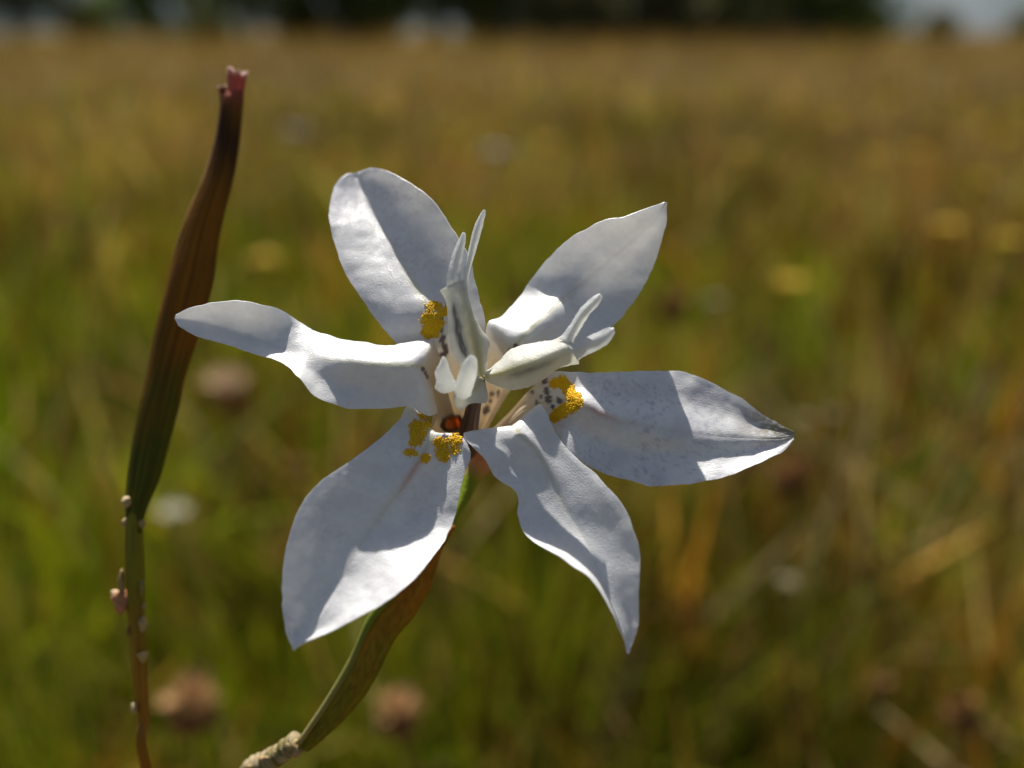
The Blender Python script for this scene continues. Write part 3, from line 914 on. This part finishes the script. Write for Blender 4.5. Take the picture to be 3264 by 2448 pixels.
# ------------------------------------------------------------------ meadow grass (nobody could count it)
def grass_field(name, label, count, rmin, rmax, power, hmin, hmax, wbase, palette, seed, spread=50, lean=0.5, green_bias=0.0):
    rng = np.random.default_rng(seed)
    uu = rng.random(count)
    if abs(power - 1) < 1e-6:
        r = rmin * (rmax / rmin) ** uu
    else:
        q = 1 - power
        r = (rmin ** q + uu * (rmax ** q - rmin ** q)) ** (1 / q)
    a = np.radians(rng.uniform(-spread, spread, count))
    x = r * np.sin(a); y = r * np.cos(a)
    # clumping
    cx = fbm(x * 5 + 31, y * 5 + 17, seed + 1, 2); 
    hf = 0.55 + 0.9 * cx
    h = rng.uniform(hmin, hmax, count) * hf
    big = np.clip((r / 3.0) ** 0.6, 1, 5)
    wd = wbase * rng.uniform(0.6, 1.5, count) * big
    az = rng.uniform(0, 2 * math.pi, count)
    ln = rng.uniform(0.1, 1.0, count) ** 1.3 * lean
    fx = rng.uniform(0, 2 * math.pi, count)
    L = np.stack([np.cos(az), np.sin(az), np.zeros(count)], 1)
    W = np.stack([np.cos(fx), np.sin(fx), np.zeros(count)], 1)
    base = np.stack([x, y, np.full(count, -0.012)], 1)
    segs = 4
    V = np.zeros((count, segs * 2, 3)); C = np.zeros((count, segs * 2, 3))
    # colour choice
    nz = fbm(x * 1.7 + 9, y * 1.7 + 5, seed + 3, 3) + 0.35 * (fbm(x * 6, y * 6, seed + 9, 2) - 0.5)
    pg = np.clip(0.50 + (nz - 0.5) * 2.2 - 0.16 * np.log(np.maximum(r, 0.3) / 0.8) - 0.25 * np.sin(a) + green_bias, 0.04, 0.95)
    isg = rng.random(count) < pg
    gp = np.array(palette['green']); dp = np.array(palette['dry'])
    colr = np.where(isg[:, None], gp[rng.integers(0, len(gp), count)], dp[rng.integers(0, len(dp), count)])
    colr = colr * rng.uniform(0.65, 1.25, count)[:, None]
    cl = fbm(x * 11 + 70, y * 11 + 40, seed + 13, 2) if r.max() < 8 else fbm(x * 2.5 + 70, y * 2.5 + 40, seed + 13, 3)
    colr = colr * np.clip(0.25 + 1.5 * (cl - 0.25) / 0.5, 0.3, 1.9)[:, None]
    h = h * (1 + np.clip((r - 6) / 9, 0, 2.4))
    for s_ in range(segs):
        t_ = s_ / (segs - 1)
        p = base + L * (ln * h * t_ ** 2)[:, None] + np.array([0, 0, 1.0]) * (h * t_ * (1 - 0.25 * ln * t_))[:, None]
        ww = wd * (1 - 0.92 * t_ ** 1.5)
        V[:, s_ * 2] = p - W * ww[:, None] * 0.5
        V[:, s_ * 2 + 1] = p + W * ww[:, None] * 0.5
        C[:, s_ * 2] = C[:, s_ * 2 + 1] = colr
    k = np.arange(count)[:, None] * (segs * 2)
    F = np.concatenate([np.concatenate([k + 2 * s_, k + 2 * s_ + 1, k + 2 * s_ + 3, k + 2 * s_ + 2], 1) for s_ in range(segs - 1)], 0)
    o = add_mesh(name, V.reshape(-1, 3), F, M_GRASS, None, C.reshape(-1, 3), None, False)
    o['kind'] = 'stuff'; o['label'] = label; o['category'] = 'grass'
    return o


PAL = dict(green=[(0.15, 0.19, 0.006), (0.20, 0.22, 0.010), (0.10, 0.14, 0.005), (0.23, 0.22, 0.012), (0.14, 0.17, 0.006)],
           dry=[(0.26, 0.16, 0.030), (0.20, 0.11, 0.02), (0.15, 0.075, 0.015), (0.36, 0.25, 0.075), (0.22, 0.15, 0.02), (0.17, 0.09, 0.025)])
grass_field('meadow_grass', 'dense low olive green and straw coloured meadow grass', 42000, 0.24, 2.2, 0.6, 0.05, 0.17, 0.0036, PAL, 101, spread=52, lean=0.9, green_bias=0.05)
PAL2 = dict(green=[(0.16, 0.155, 0.010), (0.20, 0.18, 0.014), (0.12, 0.12, 0.008)],
            dry=[(0.26, 0.155, 0.045), (0.21, 0.115, 0.04), (0.19, 0.10, 0.045), (0.32, 0.22, 0.10), (0.25, 0.155, 0.03), (0.24, 0.145, 0.085)])
grass_field('far_meadow_grass', 'brownish blurred meadow grass stretching to the trees', 50000, 2.0, 34.0, 1.1, 0.08, 0.20, 0.0045, PAL2, 131, spread=46, lean=0.8, green_bias=-0.2)
PAL3 = dict(green=[(0.20, 0.26, 0.008), (0.14, 0.21, 0.006)], dry=[(0.42, 0.33, 0.16), (0.36, 0.25, 0.08), (0.30, 0.17, 0.05), (0.36, 0.29, 0.18)])
grass_field('tall_grass', 'thin taller grass blades and straw stalks standing above the meadow', 3000, 0.55, 6.0, 0.5, 0.14, 0.25, 0.0042, PAL3, 151, spread=50, lean=0.9, green_bias=0.32)
PAL4 = dict(green=[(0.16, 0.20, 0.008), (0.10, 0.14, 0.005), (0.24, 0.25, 0.012)], dry=[(0.28, 0.13, 0.025), (0.38, 0.23, 0.045), (0.17, 0.07, 0.015), (0.38, 0.28, 0.13), (0.08, 0.04, 0.012)])
grass_field('low_herbs', 'broad low russet and green herb leaves growing between the grass', 7500, 0.30, 7.0, 0.7, 0.07, 0.20, 0.014, PAL4, 171, spread=50, lean=0.9, green_bias=0.0)


# ------------------------------------------------------------------ wild flowers and seed heads in the meadow
def head_stem(h, r=0.0009, lean=(0.01, 0.0)):
    p = np.array([(0, 0, -0.012), (lean[0] * .2, lean[1] * .2, h * .35), (lean[0] * .6, lean[1] * .6, h * .7), (lean[0], lean[1], h)])
    return tube(p, np.array([1.3, 1.1, 1.0, .9]) * r, 6, 8)


def seed_head_mesh(R, seed, top, low):
    """a dried composite head: cup of bracts below, ragged tuft of florets above"""
    rng = np.random.default_rng(seed)
    V = []; F = []; C = []
    # cup
    prof = [(0.15, -1.0), (0.55, -0.85), (0.80, -0.5), (0.82, -0.1), (0.70, 0.15)]
    n = 10
    for (rr_, zz) in prof:
        for k_ in range(n):
            a = 2 * math.pi * k_ / n; j = 1 + 0.1 * rng.standard_normal()
            V.append((rr_ * j * R * math.cos(a), rr_ * j * R * math.sin(a), zz * R)); C.append(low)
    for i in range(len(prof) - 1):
        for k_ in range(n):
            F.append((i * n + k_, i * n + (k_ + 1) % n, (i + 1) * n + (k_ + 1) % n, (i + 1) * n + k_))
    # ragged florets
    for q in range(46):
        a = rng.uniform(0, 6.283); el = rng.uniform(0.25, 1.5)
        d = np.array([math.cos(a) * math.cos(el), math.sin(a) * math.cos(el), math.sin(el)])
        s_ = np.cross(d, [0.3, 0.2, 0.9]); s_ /= np.linalg.norm(s_)
        b0 = d * R * 0.3; l = R * rng.uniform(0.75, 1.15); wv = R * rng.uniform(0.08, 0.16)
        i0 = len(V)
        V += [tuple(b0 - s_ * wv * .5), tuple(b0 + s_ * wv * .5), tuple(b0 + d * l * .6 + s_ * wv), tuple(b0 + d * l), tuple(b0 + d * l * .6 - s_ * wv)]
        cc_ = np.array(top) * rng.uniform(0.7, 1.25); C += [tuple(cc_)] * 5
        F.append((i0, i0 + 1, i0 + 2, i0 + 3, i0 + 4))
    return np.array(V), F, np.array(C)


def daisy_mesh(R, seed, ray, n=11):
    rng = np.random.default_rng(seed)
    V = []; F = []; C = []
    for q in range(n):
        a = 2 * math.pi * q / n + rng.normal(0, 0.06)
        dx, dy = math.cos(a), math.sin(a); sx, sy = -dy, dx
        up = rng.uniform(0.05, 0.5); wv = R * rng.uniform(0.17, 0.26)
        i0 = len(V)
        for (rr_, ww, zz) in [(0.2, .5, 0), (0.55, 1, .35), (0.85, .9, .7), (1.0, .35, 1.0)]:
            for sgn in (-1, 1):
                V.append((dx * R * rr_ + sx * wv * ww * sgn, dy * R * rr_ + sy * wv * ww * sgn, R * up * zz)); C.append(tuple(np.array(ray) * rng.uniform(.9, 1.1)))
        for k_ in range(3):
            F.append((i0 + 2 * k_, i0 + 2 * k_ + 1, i0 + 2 * k_ + 3, i0 + 2 * k_ + 2))
    return np.array(V), F, np.array(C)


def dome_mesh(R, colr):
    V = []; F = []; n = 9
    for i, (rr_, zz) in enumerate([(0.40, -0.30), (0.42, 0.05), (0.33, 0.18), (0.16, 0.26), (0.02, 0.28)]):
        for k_ in range(n):
            a = 2 * math.pi * k_ / n
            V.append((rr_ * R * math.cos(a), rr_ * R * math.sin(a), zz * R))
    for i in range(4):
        for k_ in range(n):
            F.append((i * n + k_, i * n + (k_ + 1) % n, (i + 1) * n + (k_ + 1) % n, (i + 1) * n + k_))
    return np.array(V), F, np.tile(np.array(colr), (len(V), 1))


_cache = {}


def plant(name, kind, px, py, h, R, label, group, seed, cols):
    """one meadow plant standing where its head's line of sight reaches its own height"""
    p = ray_h(px, py, h)
    tiltx = random.uniform(-0.02, 0.02)
    key = (kind, seed % 4, round(R, 3), round(h, 2), cols)
    if key not in _cache:
        V, F, U = head_stem(h, 0.0008 + R * 0.03, (tiltx, 0.006))
        sm = add_mesh('stem', V, F, M_HERB, col=np.tile(np.array([0.13, 0.12, 0.03]), (len(V), 1)), data_only=True)
        off = np.array([tiltx, 0.006, h])
        if kind == 'seed':
            V, F, C = seed_head_mesh(R, seed, cols[0], cols[1])
            ms = [('seed_head', add_mesh('seed_head', V + off, F, M_HERB, col=C, data_only=True))]
        else:
            V, F, C = daisy_mesh(R, seed, cols[0], 8 if kind == 'bloom' else 12)
            a = add_mesh('ray_petals', V + off, F, M_HERB, col=C, data_only=True)
            V, F, C = dome_mesh(R, cols[1])
            b = add_mesh('flower_disc', V + off, F, M_HERB, col=C, data_only=True)
            ms = [('ray_petals', a), ('flower_disc', b)]
        _cache[key] = (sm, ms, off)
    sm, ms, off = _cache[key]
    root = empty(name, (p[0] - off[0], p[1] - off[1], 0), label, {'seed': 'seed head'}.get(kind, 'wildflower'), group)
    for nm, me in [('stem', sm)] + ms:
        o = bpy.data.objects.new(nm, me); COL.objects.link(o); o.parent = root
    return root


PINK = ((0.62, 0.46, 0.30), (0.22, 0.10, 0.035))
BROWN = ((0.26, 0.135, 0.05), (0.13, 0.055, 0.02))
TAN = ((0.40, 0.23, 0.10), (0.20, 0.09, 0.035))
WHITE = ((0.34, 0.31, 0.24), (0.30, 0.26, 0.14))
LILAC = ((0.30, 0.25, 0.26), (0.24, 0.2, 0.16))
YEL = ((0.46, 0.31, 0.015), (0.45, 0.26, 0.01))
K = 3264 / 2212.0
# the ones that stand out in the blur (pixels of the 2212-wide view)
plant('seed_head_plant', 'seed', 490 * K, 845 * K, 0.22, 0.0125, 'pale pinkish round seed head on a brown cup beside the spent stalk', None, 1, PINK)
plant('white_bloom', 'bloom', 375 * K, 1108 * K, 0.21, 0.0075, 'small white bloom right beside the spent stalk where its spathe meets the stem', None, 2, WHITE)
plant('seed_head_plant', 'seed', 412 * K, 1528 * K, 0.23, 0.0085, 'tan pink seed head low between the two flower stalks', None, 3, TAN)
plant('seed_head_plant', 'seed', 1708 * K, 1030 * K, 0.21, 0.0115, 'dark brown seed head just below the tip of the speckled petal', None, 4, BROWN)
plant('seed_head_plant', 'seed', 1452 * K, 662 * K, 0.21, 0.015, 'brown seed head beside the pointed upper petal', None, 5, BROWN)
plant('white_bloom', 'bloom', 1070 * K, 330 * K, 0.22, 0.030, 'pale lilac white bloom between the two upper petals', None, 6, LILAC)
plant('white_bloom', 'bloom', 640 * K, 285 * K, 0.22, 0.030, 'dull lilac bloom between the spathe tip and the upright petal', None, 7, LILAC)
plant('yellow_daisy', 'daisy', 745 * K, 328 * K, 0.22, 0.020, 'yellow bloom just above the upright petal', None, 8, YEL)
plant('seed_head_plant', 'seed', 862 * K, 1545 * K, 0.22, 0.0075, 'small tan seed head beside the green lower spathe', None, 9, TAN)

yl = [(2045, 490), (1705, 612), (2135, 85), (2010, 140), (2060, 205), (2130, 390), (1690, 235), (570, 560), (880, 60), (1180, 310), (1850, 150), (1925, 220), (1330, 180), (300, 170), (120, 130), (820, 215), (1520, 140), (960, 160), (1600, 330), (2180, 300), (210, 60), (2090, 60), (2180, 110), (2150, 170), (1980, 100), (2200, 240), (2110, 270), (1900, 90), (1800, 260), (1980, 330), (2170, 520), (1890, 340), (1760, 130)]
for i, (x, y) in enumerate(yl):
    d = abs(ray_h(x * K, y * K, 0.22)[1])
    plant('yellow_daisy', 'daisy', x * K, y * K, 0.22, 0.011 + 0.004 * min(d, 4) * (0.8 + 0.4 * random.random()), 'small yellow daisy out of focus in the open meadow', 'yellow daisies in the meadow', 10 + i, YEL)
br = [(1120, 640), (1660, 405), (1270, 130), (1600, 1010), (1480, 880), (2080, 1540), (1650, 740), (2150, 620), (1010, 210), (560, 130), (330, 260), (1240, 250), (1830, 470), (1930, 560), (160, 480), (640, 1010), (1580, 480), (2190, 130), (1900, 1480), (2110, 930)]
for i, (x, y) in enumerate(br):
    h = 0.17 + 0.05 * random.random()
    d = abs(ray_h(x * K, y * K, h)[1])
    plant('seed_head_plant', 'seed', x * K, y * K, round(h, 2), (0.005 + 0.0045 * min(d, 4) ** 0.8) * random.uniform(.7, 1.15), 'small russet brown seed head out of focus in the open meadow', 'russet seed heads in the meadow', 50 + i, ((0.24, 0.125, 0.04), (0.15, 0.07, 0.022)))
wh = [(1541, 650), (2150, 350), (2170, 420), (1070, 400), (1110, 310), (1190, 225), (1800, 895), (1740, 905), (1700, 1255), (560, 250), (30, 200), (90, 300), (700, 300)]
for i, (x, y) in enumerate(wh):
    d = abs(ray_h(x * K, y * K, 0.19)[1])
    plant('white_bloom', 'bloom', x * K, y * K, 0.19, (0.004 + 0.005 * min(d, 4) ** 0.8) * random.uniform(.6, 1.1), 'small off white bloom out of focus in the open meadow', 'off white blooms in the meadow', 100 + i, ((0.26, 0.22, 0.14), (0.22, 0.17, 0.08)))


# ------------------------------------------------------------------ trees at the far edge of the meadow
def tree_meshes(seed, height, crown_lo, crown_r, colr, nleaf):
    rng = np.random.default_rng(seed)
    VV = []; FF = []; nv = 0
    tr = height * 0.035
    tp_ = np.array([(0, 0, -0.1), (0.05, 0, height * .2), (-0.08, .05, height * .45), (0.05, 0, height * .8)])
    V, F, U = tube(tp_, np.array([1.25, 1, .75, .25]) * tr, 10, 12)
    VV.append(V); FF += [tuple(q + nv for q in f) for f in F]; nv += len(V)
    for k_ in range(6):
        a = rng.uniform(0, 6.283); z0 = height * rng.uniform(.22, .6); l = crown_r * rng.uniform(.6, .95)
        p = np.array([(0, 0, z0), (math.cos(a) * l * .5, math.sin(a) * l * .5, z0 + l * .35), (math.cos(a) * l, math.sin(a) * l, z0 + l * .5)])
        V, F, U = tube(p, np.array([.45, .3, .1]) * tr, 7, 6)
        VV.append(V); FF += [tuple(q + nv for q in f) for f in F]; nv += len(V)
    trunk = add_mesh('trunk', np.concatenate(VV), FF, M_BARK, data_only=True)
    # crown: leaf clumps
    ncl = 42
    cz = rng.uniform(crown_lo, height, ncl); rel = (cz - crown_lo) / (height - crown_lo)
    rr_ = crown_r * np.sqrt(np.clip(1 - (rel * 1.0 - 0.35) ** 2 / 0.45, 0.08, 1)) * np.sqrt(rng.random(ncl))
    aa = rng.uniform(0, 6.283, ncl)
    cc_ = np.stack([rr_ * np.cos(aa), rr_ * np.sin(aa), cz], 1)
    which = rng.integers(0, ncl, nleaf)
    P = cc_[which] + rng.normal(0, 1, (nleaf, 3)) * crown_r * np.array([.20, .20, .13])
    P[:, 2] = np.maximum(P[:, 2], crown_lo * 0.8)
    d = rng.normal(0, 1, (nleaf, 3)); d /= np.linalg.norm(d, axis=1)[:, None]
    e = np.cross(d, rng.normal(0, 1, (nleaf, 3))); e /= np.linalg.norm(e, axis=1)[:, None]
    sz = rng.uniform(.09, .20, nleaf)[:, None]
    V = np.stack([P - d * sz, P + e * sz * .55, P + d * sz, P - e * sz * .55], 1).reshape(-1, 3)
    F = np.arange(nleaf * 4).reshape(-1, 4)
    cv = np.array(colr) * (0.7 + 0.6 * rng.random(ncl)[which])[:, None] * rng.uniform(.8, 1.2, nleaf)[:, None]
    crown = add_mesh('crown', V, F, M_LEAF, col=cv.repeat(4, 0), smooth=False, data_only=True)
    return trunk, crown


T1 = tree_meshes(1, 7.5, 0.9, 3.0, (0.075, 0.10, 0.02), 9000)
T2 = tree_meshes(2, 5.5, 0.25, 2.6, (0.14, 0.20, 0.03), 8000)
T3 = tree_meshes(3, 2.6, 0.05, 1.7, (0.15, 0.14, 0.06), 6000)


def put_tree(name, meshes, x, y, s_, rz, label, cat, group=None):
    r = empty(name, (x, y, 0), label, cat, group)
    r.scale = (s_, s_, s_); r.rotation_euler = (0, 0, rz)
    for nm, me in zip(('trunk', 'crown'), meshes):
        o = bpy.data.objects.new(nm, me); COL.objects.link(o); o.parent = r


def at_px(px, dist):
    return (px * K - 1632) / FP * dist / CP, dist


trees = [(1310, 33, T2, 1.0), (1440, 36, T2, 1.15), (1100, 34, T1, 1.0), (1660, 31, T2, .95), (960, 35, T1, 1.05), (770, 38, T1, 1.0), (600, 40, T1, .9), (420, 44, T2, .8), (160, 42, T1, .9), (-60, 40, T2, 1.0), (2260, 42, T2, .9), (2420, 40, T1, 1.0)]
for i, (px, d, m, s_) in enumerate(trees):
    x, y = at_px(px, d)
    put_tree('broadleaf_tree', m, x, y, s_, i * 1.9, 'tall far tree with a bare grey trunk below its dark crown' if m is T1 else 'far green tree with its leafy crown hanging almost to the ground', 'tree', 'bare trunked trees at the far edge' if m is T1 else 'low crowned trees at the far edge')
for i, (px, d, s_) in enumerate([(1220, 30, .8), (1370, 31, .75), (1520, 30, .85), (1600, 33, .8), (1730, 32, .6), (1060, 38, .7), (840, 42, .8), (700, 40, .6), (520, 43, .6), (300, 45, .6), (30, 45, .7), (1930, 60, .55), (2090, 62, .6), (2200, 58, .7), (1810, 64, .5)]):
    x, y = at_px(px, d)
    put_tree('hedge_shrub', T3, x, y, s_, i * 2.3, 'low dark shrub under and between the far trees' if d < 50 else 'small distant shrub in the open gap before the hills', 'shrub', 'shrubs among the far trees' if d < 50 else 'shrubs in the gap before the hills')
